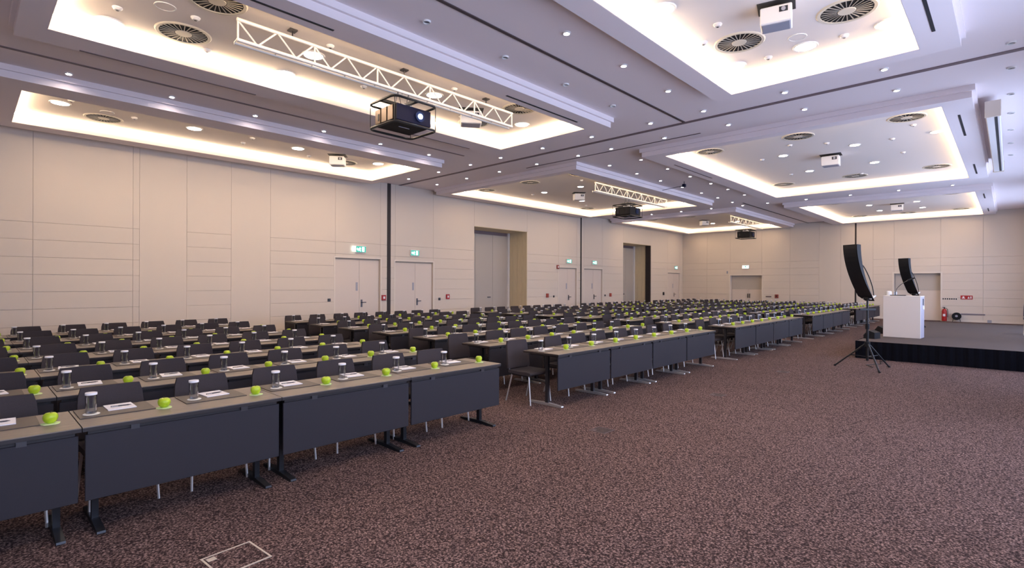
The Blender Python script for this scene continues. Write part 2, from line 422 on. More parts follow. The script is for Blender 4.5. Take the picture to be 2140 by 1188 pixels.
def niche(n, y0, y1, h, dep=1.12):
    xb = XL - .10 - dep + .10
    r = MB().box(xb - .1, XL - .32, y0 - .1, y0, 0, h + .1).box(xb - .1, XL - .32, y1, y1 + .1, 0, h + .1).box(xb - .1, XL - .32, y0, y1, h, h + .1).box(xb - .1, xb, y0, y1, 0, h)
    d = struct(link('door_%d' % n, r.mesh('door', 'wall_plain')))
    for k in range(4):                                   # wooden side lining
        a = xb + (XL - xb) * k / 4; b_ = xb + (XL - xb) * (k + 1) / 4
        link('lining_panel', MB().box(a + .004, b_ - .004, y1 - .022, y1, 0, h - .02).mesh('lining_panel', 'niche_wood_lit'), d)
    link('lining_head', MB().box(xb, XL, y0, y1 - .022, h - .02, h).mesh('lining_head', 'niche_wood_lit'), d)
    W = y1 - y0 - .03
    for k in range(3):
        a = y0 + W * k / 3; b_ = y0 + W * (k + 1) / 3
        lf = link('leaf', MB().box(xb, xb + .05, a + .006, b_ - .006, .01, h - .16).mesh('leaf', 'door_grey'), d)
        if k == 1: link('handle', MB().box(xb + .05, xb + .085, b_ - .30, b_ - .14, 1.09, 1.13).mesh('handle', 'steel_dark'), lf)
    link('transom', MB().box(xb, xb + .04, y0, y1 - .03, h - .15, h - .02).mesh('transom', 'track'), d)
    link('jamb', MB().box(xb + .02, xb + .12, y1 - .15, y1 - .05, 0, h - .02).mesh('jamb', 'white_trim'), d)
niche(6, *NICHES[0]); niche(7, *NICHES[1])
struct(link('trim_9', MB().box(XL - .30, XL + .004, 27.62, 27.70, 0, 3.93).mesh('gap', 'dark_post')))

def far_door(n, x0, x1, h, trans):
    y = YF + .24
    d = struct(link('door_%d' % n, MB().box(x0, x1, y + .03, y + .07, 0, h).mesh('door', 'wall_joint')))
    m = (x0 + x1) / 2 + .1
    for a, b_ in ((x0 + .02, m - .004), (m + .004, x1 - .02)):
        lf = link('leaf', MB().box(a, b_, y, y + .03, .01, trans).mesh('leaf', 'door_paint'), d)
        link('handle', MB().box(m + .03 if a > x0 + .1 else m - .07, m + .07 if a > x0 + .1 else m - .03, y - .04, y, .9, 1.15).mesh('handle', 'steel_dark'), lf)
    link('transom', MB().box(x0 + .02, x1 - .02, y, y + .03, trans + .008, h).mesh('transom', 'door_grey'), d)
    fr = MB().box(x0 - .07, x0, YF - .012, y + .03, 0, h + .07).box(x1, x1 + .07, YF - .012, y + .03, 0, h + .07).box(x0, x1, YF - .012, y + .03, h, h + .07)
    link('frame', fr.mesh('frame', 'frame_trim'), d)
far_door(8, *FD[0], 1.40); far_door(9, *FD[1], 1.44)

# ------------------------------------------------------------------ stage
SX0, SX1, SY0, SY1, SH = -2.60, XR, 14.35, 23.6, 0.40
st = thing('stage', 'low grey carpeted stage with black skirt under the white lectern', 'stage', (0, 0, 0))
link('platform', MB().box(SX0 + .01, SX1 - .02, SY0 + .01, SY1, SH - .06, SH).mesh('platform', 'stage_top'), st)
def skirt(pts_a, pts_b, axis):
    b = MB(); n = 90; L = pts_b - pts_a; prev = None
    for k in range(n + 1):
        a = pts_a + L * k / n; w_ = .008 * math.sin(k * 1.7) + .006 * math.sin(k * .61)
        p = (a, SY0 - .004 + w_ - .012) if axis == 'x' else (SX0 - .004 + w_ - .012, a)
        if prev: b.quad((prev[0], prev[1], 0), (p[0], p[1], 0), (p[0], p[1], SH - .004), (prev[0], prev[1], SH - .004))
        prev = p
    return b
link('skirt', skirt(SX0, SX1 - .02, 'x').mesh('skirt', 'stage_skirt', True), st)
link('skirt', skirt(SY0, SY1, 'y').mesh('skirt', 'stage_skirt', True), st)
link('support', MB().box(SX0 + .05, SX1 - .02, SY0 + .06, SY1 - .05, 0, SH - .06).mesh('support', 'stage_skirt'), st)

# lectern
LR = -.06; LC = (-1.945, 15.98, SH)
lec = thing('lectern', 'white box lectern standing on the stage behind the loudspeaker tripod', 'lectern', LC, LR)
lw, ld, lh = .75, .46, 1.0
link('front_panel', MB().cbox(-lw / 2, lw / 2, -.02, .02, 0, lh, .004).mesh('front_panel', 'lectern_white'), lec)
link('side_panel', MB().cbox(lw / 2 - .035, lw / 2 - .002, .021, ld, 0, lh, .004).mesh('side_panel', 'lectern_side_daylit'), lec)
link('side_panel', MB().cbox(-lw / 2 + .002, -lw / 2 + .035, .021, ld, 0, lh, .004).mesh('side_panel', 'lectern_white'), lec)
tp = link('top', MB().cbox(-lw / 2, lw / 2, -.015, ld + .03, lh, lh + .028, .006).mesh('top', 'lectern_white'), lec)
link('shelf', MB().box(-lw / 2 + .035, lw / 2 - .035, .03, ld - .04, .62, .645).mesh('shelf', 'lectern_white'), lec)
link('switch_plate', MB().box(lw / 2 - .002, lw / 2 + .012, .25, .40, .70, .78).mesh('switch_plate', 'white_trim'), lec)
link('recess', MB().box(lw / 2 - .002, lw / 2 + .003, .26, .38, .80, .96).mesh('recess', 'slot_black'), lec)
mr = Matrix.Rotation(LR, 3, 'Z'); lp = lambda x, y, z: tuple(Vector(LC) + mr @ Vector((x, y, z)))
mic = thing('gooseneck_microphone', 'black gooseneck microphone standing on top of the white lectern', 'microphone', lp(-.12, .25, lh + .028))
link('base', MB().cbox(-.16, .16, -.06, .06, 0, .018, .005).mesh('base', 'black_plastic'), mic)
link('gooseneck', MB().tube([(-.05, 0, .018), (-.048, 0, .10), (-.02, 0, .19), (.06, 0, .28), (.14, 0, .345), (.20, 0, .385)], .007).mesh('gooseneck', 'steel_dark', True), mic)
link('microphone_head', MB().tube([(.19, 0, .378), (.22, 0, .395), (.30, 0, .43), (.335, 0, .445)], .019).mesh('microphone_head', 'black_plastic', True), mic)
gl2 = thing('table_lamp', 'small white round top light at the left of the lectern top', 'lamp', lp(-.32, .3, lh + .028))
link('body', MB().lathe([(.0, 0), (.06, 0), (.062, .05), (.058, .10), (.04, .115), (0, .118)], 16).mesh('body', 'white_trim', True), gl2)
wg = thing('drinking_glass', 'small water glass on the lectern beside the microphone', 'glass', lp(-.20, .38, lh + .028))
link('glass_body', MB().lathe([(0, .004), (.025, .004), (.03, .09), (.033, .09), (.028, 0), (0, 0)], 12).mesh('glass_body', 'drinking_glass', True), wg)

# column loudspeakers on tripods
def speaker_mesh(w_, d_, hgt, offs, name):
    """curved column; local -Y is its front, leaning along -Y"""
    b = MB(); n = 12; rings = []
    for k in range(n + 1):
        t = k / n; z = hgt * t
        o = offs * (1 - (1 - t) ** 1.9)
        sl = offs * 1.9 * (1 - t) ** .9 / hgt
        nx = Vector((0, -1, -sl)).normalized() if False else Vector((0, -1, sl)).normalized()
        rings.append((o, z, nx))
    i0 = len(b.v)
    for o, z, nx in rings:
        fy, fz = -o + nx.y * d_ * .5, z + nx.z * d_ * .5; by, bz = -o - nx.y * d_ * .5, z - nx.z * d_ * .5
        wf, wb = w_ / 2, w_ / 2 * .66
        b.v += [(-wf, fy, fz), (wf, fy, fz), (wb, by, bz), (-wb, by, bz)]
    for k in range(n):
        for q in range(4):
            a = i0 + k * 4; c = a + 4
            b.f.append((a + q, a + (q + 1) % 4, c + (q + 1) % 4, c + q))
    b.f.append((i0 + 3, i0 + 2, i0 + 1, i0)); e = i0 + n * 4; b.f.append((e, e + 1, e + 2, e + 3))
    return b, rings
def loudspeaker(x, y, z0, rotz, lab_s, lab_t, floor_z, full=True):
    t = thing('speaker_stand', lab_t, 'stand', (x, y, floor_z), 0, 'loudspeaker tripods')
    H = z0 - floor_z
    link('pole', MB().cyl((0, 0, .16), (0, 0, H * .62), .024, 10).cyl((0, 0, H * .6), (0, 0, H + .02), .0175, 10).mesh('pole', 'black_metal', True), t)
    link('collar', MB().cyl((0, 0, H * .57), (0, 0, H * .65), .036, 10).mesh('collar', 'black_plastic', True), t)
    hub = link('leg_hub', MB().cyl((0, 0, .44), (0, 0, .54), .05, 10).mesh('leg_hub', 'black_plastic', True), t)
    link('crossbar', MB().box(-.16, .16, -.02, .02, H * .845, H * .87).mesh('crossbar', 'black_metal'), t, rot=(0, 0, YAW))
    for lx, ly in ((-.56, -.05), (.27, -.46), (.29, .50)):
        k = 1 if full else .75
        lg = link('leg', MB().cyl((lx * .06, ly * .06, .5), (lx * k, ly * k, .016), .016, 8).mesh('leg', 'black_metal', True), t)
        link('foot', MB().cyl((lx * k * .97, ly * k * .97, .03), (lx * k * 1.03, ly * k * 1.03, 0.004), .02, 8).mesh('foot', 'black_plastic'), lg)
        link('strut', MB().cyl((0, 0, .24), (lx * k * .52, ly * k * .52, .26), .009, 6).mesh('strut', 'black_metal'), lg)
    s = thing('loudspeaker', lab_s, 'loudspeaker', (x, y, z0 + .02), rotz, 'curved column loudspeakers')
    b, rings = speaker_mesh(.30, .17, 1.08, .40, 'cab')
    link('cabinet', b.mesh('cabinet', 'black_plastic'), s)
    g = MB(); i0 = 0
    for o, z, nx in rings:
        fy, fz = -o + nx.y * .089, z + nx.z * .089
        g.v += [(-.135, fy, fz), (.135, fy, fz)]
    for k in range(len(rings) - 1): g.f.append((2 * k, 2 * k + 1, 2 * k + 3, 2 * k + 2))
    link('grille', g.mesh('grille', 'black_metal'), s)
    link('mount', MB().box(-.05, .05, -.05, .05, -.02, .03).mesh('mount', 'black_metal'), s)
    o, z, nx = rings[2]
    link('bottom_plate', MB().box(-.09, .09, -.02, .13, -.012, .01).mesh('bottom_plate', 'white_plastic'), s, (0, 0, 0), (math.radians(28), 0, 0))
    pts = []
    for k in range(15):
        tt = k / 14; zz = .70 - .68 * tt; oo = .40 * (1 - (1 - zz / 1.08) ** 1.9)
        pts.append((.05, -oo + .10 + .13 * math.sin(PI * tt) ** .6, zz))
    link('cable', MB().tube(pts, .009, 6).mesh('cable', 'cable_black', True), s)
    return s
RS = math.atan2(.75, -.66) if False else math.radians(-28)
loudspeaker(-2.10, 12.66, 1.40, RS, 'larger curved black column loudspeaker, nearest, on the tripod before the stage', 'black tripod stand on the carpet holding the nearer loudspeaker', 0.0)
loudspeaker(-2.12, 20.0, 1.40, RS, 'smaller curved black column loudspeaker rising behind the white lectern', 'black tripod stand hidden behind the lectern on the stage', SH, False)

def wedge(x, y, z, rz, lab):
    t = thing('floor_monitor', lab, 'loudspeaker', (x, y, z), rz, 'wedge monitors on the stage edge')
    link('cabinet', MB().prism([(-.12, 0), (.12, 0), (.12, .08), (.02, .20), (-.12, .15)], -.15, .15, 'y').mesh('cabinet', 'black_plastic'), t)
    link('grille', MB().quad((.122, -.14, .085), (.122, .14, .085), (.028, .14, .198), (.028, -.14, .198)).mesh('grille', 'black_metal'), t)
wedge(-2.47, 17.0, SH, 2.6, 'black wedge monitor on the stage beside the left edge of lectern')
wedge(-2.43, 15.2, SH, 2.9, 'black wedge monitor on the stage corner behind the tripod pole')
sc = thing('stage_chair', 'black chair on the stage cut off by the right picture edge', 'chair', (.47, 19.2, SH), -PI / 2)

# ------------------------------------------------------------------ chairs, tables and place settings
def chair_meshes():
    M = {}
    M['seat'] = MB()
    pr = [(-.215, .415), (-.215, .455), (-.12, .452), (.05, .452), (.16, .455), (.205, .445), (.225, .425), (.20, .405), (0, .405)]
    M['seat'].prism(pr, -.225, .225, 'y')
    b = MB(); n = 6; w0, w1 = .225, .205
    for side in (0, 1):
        for j in range(n + 1):
            t = j / n; z = .47 + .39 * t; wd = w0 + (w1 - w0) * t ** 2 + (-.012 if j == n else 0)
            x = -.205 - .055 * t - .028 * side
            for k in range(5):
                u = k / 4 * 2 - 1
                b.v.append((x - .022 * (1 - u * u), u * wd, z))
    m = (n + 1) * 5
    for j in range(n):
        for k in range(4):
            a = j * 5 + k; b.f.append((a, a + 1, a + 6, a + 5)); b.f.append((m + a, m + a + 5, m + a + 6, m + a + 1))
        for k in (0, 4): a = j * 5 + k; b.f.append((a, a + 5, m + a + 5, m + a))
    for k in range(4):
        b.f.append((k, m + k, m + k + 1, k + 1)); a = n * 5 + k; b.f.append((a, a + 1, m + a + 1, m + a))
    M['backrest'] = b
    M['seat_frame'] = MB().tube([(.19, -.20, .395), (-.20, -.20, .395), (-.235, -.19, .52)], .011, 6).tube([(.19, .20, .395), (-.20, .20, .395), (-.235, .19, .52)], .011, 6).box(-.01, .01, -.2, .2, .385, .404)
    for nm, x0, x1, s in (('fl', .17, .215, -1), ('fr', .17, .215, 1), ('rl', -.16, -.27, -1), ('rr', -.16, -.27, 1)):
        M[nm] = MB().cyl((x0, s * .20, .40), (x1, s * .215, 0), .0115, 6, .010)
    R = {}
    R['seat'] = M['seat'].mesh('seat', 'chair_fabric', True); R['backrest'] = b.mesh('backrest', 'chair_fabric', True)
    R['seat_frame'] = M['seat_frame'].mesh('seat_frame', 'steel_dark', True)
    for k in ('fl', 'fr', 'rl', 'rr'): R[k] = M[k].mesh('leg', 'chrome', True)
    return R
CH = chair_meshes()
def chair_parts(t):
    link('seat', CH['seat'], t); link('backrest', CH['backrest'], t); link('seat_frame', CH['seat_frame'], t)
    for k in ('fl', 'fr', 'rl', 'rr'): link('leg', CH[k], t)
chair_parts(sc)

TL, TD, TH = 1.297, .64, .74
TM = {}
TM['tabletop'] = MB().box(-TD / 2, TD / 2, -TL / 2, TL / 2, TH - .006, TH).mesh('tabletop', 'table_wood')
TM['edge'] = MB().box(-TD / 2 - .001, TD / 2 + .001, -TL / 2 - .001, TL / 2 + .001, TH - .030, TH - .0062).mesh('edge_band', 'table_edge')
TM['rail'] = MB().box(TD / 2 - .07, TD / 2 - .03, -TL / 2 + .03, TL / 2 - .03, TH - .065, TH - .03).mesh('rail', 'table_edge')
TM['panel'] = MB().cbox(TD / 2 - .034, TD / 2 - .014, -TL / 2 + .014, TL / 2 - .014, .245, .685, .003).mesh('modesty_panel', 'modesty')
TM['bracket'] = MB().box(TD / 2 - .045, TD / 2 - .012, -.025, .025, .675, .712).mesh('bracket', 'steel_dark')
TM['col'] = MB().box(.02, .07, -.02, .02, .032, TH - .03).mesh('leg', 'leg_black')
TM['colc'] = MB().box(.02, .07, -.02, .02, .032, TH - .03).mesh('leg', 'steel_dark')
ft = [(-.27, 0), (.30, 0), (.315, .008), (.31, .022), (.10, .036), (-.02, .036), (-.265, .024), (-.28, .008)]
TM['foot'] = MB().prism(ft, -.024, .024, 'y').mesh('foot', 'leg_black')
TM['footc'] = MB().prism(ft, -.024, .024, 'y').mesh('foot', 'chrome')
TM['arm'] = MB().box(-.26, .26, -.022, .022, TH - .055, TH - .03).mesh('top_arm', 'leg_black')

PAD = MB().cbox(-.17, .17, -.225, .225, 0, .006, .0015).mesh('desk_pad', 'desk_pad')
NOTE = MB().box(-.105, .105, -.0875, .0875, 0, .006).mesh('notepad', 'paper')
PEN = MB().cyl((0, -.062, 0), (0, .045, 0), .0045, 7).cyl((0, .045, 0), (0, .066, 0), .0045, 7, .0012).mesh('pen_barrel', 'pen', True)
PENC = MB().box(.0035, .006, -.058, -.018, -.0012, .0012).mesh('clip', 'chrome')
COAST = MB().lathe([(0, 0), (.05, 0), (.051, .0015), (.05, .003), (0, .003)], 18).mesh('coaster', 'coaster')
nv = [(0.052 * (1 + .06 * math.cos(5 * t * PI / 9)) * math.cos(t * PI / 9), 0.052 * (1 + .08 * math.sin(3 * t * PI / 9)) * math.sin(t * PI / 9)) for t in range(18)]
NAP = MB().prism(nv, 0, .004, 'z').mesh('napkin', 'napkin')
GLASS = MB().lathe([(0, .006), (.029, .006), (.0335, .145), (.0350, .145), (.032, 0), (0, 0)], 14).mesh('glass_body', 'drinking_glass', True)
CAP = MB().lathe([(0, .150), (.0362, .150), (.0368, .146), (.0366, .134), (.0356, .134), (.0356, .1455), (0, .1455)], 14).mesh('paper_cap', 'paper', True)
R_ = .041
ap = [(0, -.030), (.010, -.034), (.020, -.035), (.033, -.024), (.0405, -.006), (.042, .008), (.038, .022), (.027, .032), (.014, .034), (.006, .030), (0, .025)]
APPLE = MB().lathe([(r, z + .035) for r, z in ap], 14).mesh('apple_body', 'apple_skin', True)
STEM = MB().tube([(0, 0, .060), (.002, .001, .070), (.006, .002, .078)], .0016, 5).mesh('stem', 'apple_stem')

FRONT0, RP = -4.42, 1.337
ROWN = ['front row', 'second row', 'third row', 'fourth row', 'fifth row', 'sixth row', 'back row']
BLKN = ['nearest block', 'second block', 'third block', 'fourth block', 'farthest block']
BLK0 = [-.755, 5.555, 11.87, 18.15, 24.45]
PT = 1.304
def build_table(x, y, r, b, k):
    n = 4 - k
    pos = ('right end' if n == 1 else ORD[n] + ' from right end')
    t = thing('folding_table', f'grey-brown folding table with dark modesty panel, {pos}, {ROWN[r]}, {BLKN[b]}', 'table', (x, y, 0), 0, 'folding tables in rows')
    tt = link('tabletop', TM['tabletop'], t); link('edge_band', TM['edge'], tt)
    link('rail', TM['rail'], t)
    mp = link('modesty_panel', TM['panel'], t)
    ch = (b >= 1)
    for s in (-1, 1):
        if r < 2 or b < 2: link('bracket', TM['bracket'], mp, (0, s * .36, 0))
        lg = link('leg', TM['colc' if ch else 'col'], t, (0, s * (TL / 2 - .10), 0))
        link('foot', TM['footc' if ch else 'foot'], lg); link('top_arm', TM['arm'], lg)
def build_place(x, ys, r, b, seat):
    n = 8 - seat
    rowb = f'{ROWN[r]}, {BLKN[b]}'; pos = ('right end' if n == 1 else ORD[n] + ' from right end')
    J = lambda a: random.uniform(-a, a)
    c = thing('conference_chair', f'charcoal upholstered chair, {pos}, {rowb} of tables', 'chair', (x - .63 + J(.02), ys + (.31 if not (b > 0 and seat == 0 and r < 2) else .13) + J(.02), 0), J(.05), 'charcoal conference chairs')
    chair_parts(c)
    zt = TH
    tag(link('desk_pad', PAD, None, (x - .44, ys + .245 + J(.004), zt + .0005), (0, 0, J(.01))), f'dark brown leather desk pad, {pos}, {rowb} of tables', 'desk pad', 'desk pads')
    zp = zt + .0068
    ny = ys + .285 + J(.015); na = J(.12)
    tag(link('notepad', NOTE, None, (x - .51, ny, zp), (0, 0, na)), f'white notepad on its desk pad, {pos}, {rowb} of tables', 'notepad', 'white notepads')
    if b < 2:
        p = thing('pen', f'dark pen lying on the notepad, {pos}, {rowb} of tables', 'pen', (x - .51 + J(.015), ny + J(.01), zp + .0108), na + J(.25), 'pens on the notepads')
        link('barrel', PEN, p); link('clip', PENC, p)
    gx, gy = x - .405 + J(.008), ys + .105 + J(.008)
    zc = zp
    if b < 3:
        tag(link('coaster', COAST, None, (gx + .016, gy, zp)), f'white round coaster under the glass, {pos}, {rowb}', 'coaster', 'round coasters'); zc = zp + .0032
    g = thing('drinking_glass', f'clear tumbler with white paper cap, {pos}, {rowb}', 'glass', (gx, gy, zc), J(1), 'tumblers with paper caps')
    link('glass_body', GLASS, g); link('paper_cap', CAP, g)
    ax, ay = x - .275 + J(.012), ys + .530 + J(.012)
    if b < 3:
        tag(link('napkin', NAP, None, (ax + .006, ay, zt + .0005), (0, 0, J(3))), f'small white napkin tinted with green apple reflection, {pos}, {rowb}', 'napkin', 'small napkins')
    a = thing('apple', f'green apple, {pos}, {rowb} of tables', 'apple', (ax, ay, zt + .0048 if b < 3 else zt + .0005), J(3), 'green apples')
    a.scale = (1 + J(.05), 1 + J(.05), 1 + J(.04))
    link('apple_body', APPLE, a); link('stem', STEM, a)
for b, y0 in enumerate(BLK0):
    for r in range(7):
        x = FRONT0 - RP * r
        for k in range(4):
            build_table(x - TD / 2, y0 + PT * (k + .5), r, b, k)
            for s in (0, 1): build_place(x, y0 + PT * k + .652 * s, r, b, 2 * k + s)

# ------------------------------------------------------------------ ceiling fittings
TRIM_S = MB().lathe([(.040, .0), (.040, -.020), (.050, -.022), (.056, 0)], 20).mesh('trim_ring', 'white_trim', True)
LENS_S = MB().disc(.040, -.003, 10, down=True).mesh('lens', 'lens_small')
LENS_O = MB().disc(.040, -.003, 20, down=True).mesh('lens', 'lens_off')
TRIM_B = MB().lathe([(.135, .0), (.135, -.012), (.158, -.014), (.165, 0)], 28).mesh('trim_ring', 'white_trim', True)
LENS_B = MB().disc(.135, -.009, 16, down=True).mesh('lens', 'lens_big')
def downlight(x, y, lab, on=True):
    t = thing('downlight', lab, 'ceiling light', (x, y, HM), 0, 'small recessed downlights')
    link('trim_ring', TRIM_S, t); link('lens', LENS_S if on else LENS_O, t)
def row(pts, where, on=True):
    for i, (x, y) in enumerate(pts):
        downlight(x, y, f'small recessed {"" if on else "unlit "}downlight, {ORD[i + 1]} from left, {where}', on)
row([(-10.98, y) for y in (1.18, 2.61, 4.05, 5.50, 6.93, 8.38)], 'row between the two left coffers')
row([(-5.43, y) for y in (1.2, 2.65, 4.10, 5.54, 7.0, 8.44)], 'row between truss coffer and black track', False)
row([(-4.31, y) for y in (1.2, 2.65, 4.12, 5.57, 7.0, 8.44)], 'row right of the black track')
row([(x, 9.88) for x in (-14.0, -12.47, -11.04, -9.84, -8.38, -6.92, -5.44, -4.31, -2.86, -1.43)], 'row before the cross track')
row([(x, 11.09) for x in (-14.08, -12.57, -11.09, -9.62, -8.19, -7.18, -5.75, -4.30, -2.86, -1.43)], 'row beyond the cross track')
row([(-8.22, y) for y in (12.62, 14.11, 15.6, 17.15, 18.7, 20.16, 21.64)], 'left line of middle aisle')
row([(-7.22, y) for y in (12.61, 14.12, 15.6, 17.15, 18.6, 20.17)], 'right line of middle aisle')
row([(x, 22.85) for x in (-14.0, -12.5, -11.0, -9.6, -8.25, -7.25, -5.82, -4.34, -2.88, -1.41)], 'row across the far band')
row([(0.0, y) for y in (9.99, 11.14, 12.65, 14.06, 15.57, 17.04, 18.59)], 'line along right picture edge', False)
def lamp(x, y, lab, k=1.0):
    t = thing('ceiling_lamp', lab, 'ceiling light', (x, y, HP), 0, 'large round coffer lamps'); t.scale = (k, k, 1)
    link('trim_ring', TRIM_B, t); link('lens', LENS_B, t)
CN = {'a': 'coffer with the large truss', 'b': 'leftmost coffer by the left wall', 'c': 'coffer at top right corner', 'd': 'large middle right coffer', 'e': 'middle left coffer', 'f': 'farthest left coffer', 'g': 'farthest right coffer'}
def lamps(key, pts):
    for i, (x, y) in enumerate(pts): lamp(x, y, f'large round lamp, {ORD[i + 1]} from left, {CN[key]}', 1.0 if key in 'abc' else .75)
lamps('a', [(-8.53, 1.32), (-8.54, 3.61), (-7.54, 3.61), (-7.54, 5.87), (-7.56, 8.23)])
lamps('b', [(-13.06, 1.28), (-13.05, 3.53), (-13.05, 5.85), (-13.05, 8.16)])
lamps('c', [(-3.12, 1.32), (-3.12, 3.61), (-3.12, 5.96), (-3.11, 8.28), (-2.13, 8.29), (-1.15, 8.29)])
lamps('d', [(-4.35, 14.92), (-4.36, 17.46), (-2.75, 14.95), (-2.74, 17.44), (-1.2, 14.88)])
lamps('e', [(-12.58, 14.94), (-10.9, 14.91), (-12.72, 17.5)])
lamps('f', [(-12.05, 28.9), (-10.7, 28.9)])
lamps('g', [(-4.38, 26.7), (-4.35, 28.95), (-2.77, 26.75), (-2.8, 29.0)])

# swirl air diffusers: plate, dark well, vanes, centre disc
D_RIM = MB().lathe([(.285, 0), (.285, -.012), (.32, -.014), (.335, 0)], 32).mesh('rim', 'grille_cream', True)
D_WELL = MB().disc(.285, -.002, 32, down=True).mesh('well', 'grille_dark')
D_HUB = MB().lathe([(0, -.012), (.095, -.012), (.10, -.004)], 24).mesh('hub', 'grille_cream', True)
vm = MB()
vm.v += [(.105, -.004, -.010), (.275, -.0065, -.010), (.275, .0065, -.010), (.105, .004, -.010), (.105, -.004, -.004), (.275, -.0065, -.004), (.275, .0065, -.004), (.105, .004, -.004)]
for q in ((0, 3, 2, 1), (4, 5, 6, 7), (0, 1, 5, 4), (1, 2, 6, 5), (2, 3, 7, 6), (3, 0, 4, 7)): vm.f.append(q)
D_VANE = vm.mesh('vane', 'grille_vane')
def diffuser(x, y, lab, n=26):
    t = thing('air_diffuser', lab, 'air vent', (x, y, HP), 0, 'round swirl air diffusers')
    link('rim', D_RIM, t); link('well', D_WELL, t); link('hub', D_HUB, t)
    for k in range(n): link('vane', D_VANE, t, (0, 0, 0), (0, 0, 2 * PI * k / n + .05))
def diffs(key, pts, n=26):
    for i, (x, y) in enumerate(pts): diffuser(x, y, f'round black-slotted air diffuser, {ORD[i + 1]} from left, {CN[key]}', n)
diffs('a', [(-8.18, 2.08), (-6.95, 2.12), (-8.22, 7.45), (-6.92, 7.46)])
diffs('b', [(-13.62, 2.02), (-13.62, 7.45)])
diffs('c', [(-2.77, 7.52), (-1.48, 7.56), (-2.77, 2.05), (-1.48, 2.05)])
diffs('d', [(-5.58, 13.2), (-3.54, 13.22), (-1.54, 13.22), (-5.58, 19.2), (-3.52, 19.2), (-1.54, 19.25)], 20)
diffs('e', [(-13.8, 13.16), (-11.7, 13.16), (-9.66, 13.16), (-13.8, 19.4), (-11.7, 19.4)], 16)
diffs('f', [(-13.8, 25.2), (-11.7, 25.2)], 12)
diffs('g', [(-5.4, 25.2), (-1.6, 25.2), (-5.4, 30.6), (-3.5, 30.6), (-1.6, 30.6)], 12)

# ceiling loudspeaker discs, sensors
def speaker_disc(x, y, lab):
    t = thing('ceiling_speaker', lab, 'ceiling speaker', (x, y, HP), 0, 'flush ceiling speakers')
    link('rim', MB().lathe([(.10, 0), (.10, -.008), (.115, -.008), (.118, 0)], 24).mesh('rim', 'white_trim', True), t)
    link('grille', MB().disc(.10, -.005, 24, down=True).mesh('grille', 'panel_paint'), t)
speaker_disc(-7.55, 1.72, 'flush round ceiling speaker at top left beside the big diffuser')
speaker_disc(-2.13, 7.91, 'flush round ceiling speaker between diffusers in the top right coffer')
speaker_disc(-13.1, 2.0, 'flush round ceiling speaker in the leftmost coffer by left wall')
SB = MB().lathe([(.055, 0), (.055, -.012), (.035, -.035), (0, -.040)], 16).mesh('body', 'white_plastic', True)
SE = MB().disc(.018, -.041, 10, down=True).mesh('eye', 'slot_black')
def sensor(x, y, z, lab):
    t = thing('ceiling_sensor', lab, 'sensor', (x, y, z), 0, 'small ceiling sensors')
    link('body', SB, t); link('eye', SE, t)
def sensors(key, pts):
    for i, (x, y) in enumerate(pts): sensor(x, y, HP, f'small white domed sensor, {ORD[i + 1]} from left, {CN[key]}')
sensors('a', [(-8.01, 1.32), (-8.5, 2.46), (-7.58, 2.06), (-7.06, 3.63), (-8.1, 4.78), (-7.04, 5.92), (-8.1, 7.0)])
sensors('b', [(-12.7, 1.4), (-13.1, 2.45), (-13.5, 4.7), (-12.9, 4.7), (-13.6, 6.4)])
sensors('c', [(-3.13, 7.17), (-2.78, 6.8), (-2.63, 8.3), (-1.65, 8.28)])
sensors('d', [(-4.9, 15.0), (-3.9, 13.9), (-3.2, 14.3), (-2.0, 14.9), (-2.0, 16.6), (-4.9, 17.6), (-3.3, 18.9), (-1.5, 13.9)])
sensors('e', [(-13.2, 15.0), (-10.2, 14.0), (-13.3, 18.6)])

# ------------------------------------------------------------------ trusses and projectors
def truss(x, y0, y1, z0, z1, lab, nb):
    t = thing('lighting_truss', lab, 'truss', (x, (y0 + y1) / 2, z0), 0, 'white ceiling trusses')
    L = (y1 - y0) / 2; h = z1 - z0
    for z in (0, h): link('chord', MB().cyl((0, -L, z), (0, L, z), .026, 10).mesh('chord', 'truss_metal', True), t)
    link('chord', MB().cyl((-.09, -L, -.012), (-.09, L, -.012), .022, 10).mesh('chord', 'truss_metal', True), t)
    st_ = 2 * L / nb
    for k in range(nb):
        a = -L + st_ * k; b_ = a + st_
        p, q = ((0, a, h), (0, b_, 0)) if k % 2 == 0 else ((0, a, 0), (0, b_, h))
        link('brace', MB().cyl(p, q, .0115, 6).mesh('brace', 'truss_metal'), t)
        if k % 4 == 0: link('brace', MB().cyl((0, a + .012, 0), (0, a + .012, h), .0125, 6).mesh('brace', 'truss_metal'), t)
        if k % 2 == 0: link('brace', MB().cyl((-.09, a, -.012), (0, a, 0), .009, 6).mesh('brace', 'truss_metal'), t)
    link('brace', MB().cyl((0, L - .012, 0), (0, L - .012, h), .0125, 6).mesh('brace', 'truss_metal'), t)
    for f in (-.72, -.0, .72):
        link('hanger', MB().cyl((0, L * f, h), (0, L * f, HP - z0), .010, 6).box(-.05, .05, L * f - .05, L * f + .05, HP - z0 - .02, HP - z0).mesh('hanger', 'steel_dark'), t)
truss(-7.0, 2.36, 7.34, 4.735, 4.99, 'long white lattice truss above the large black projector', 20)
truss(-9.8, 14.2, 19.1, 4.735, 5.0, 'white lattice truss in the middle left coffer above the second projector', 20)
truss(-9.8, 25.6, 30.1, 4.72, 5.0, 'short white lattice truss in the farthest left coffer', 18)

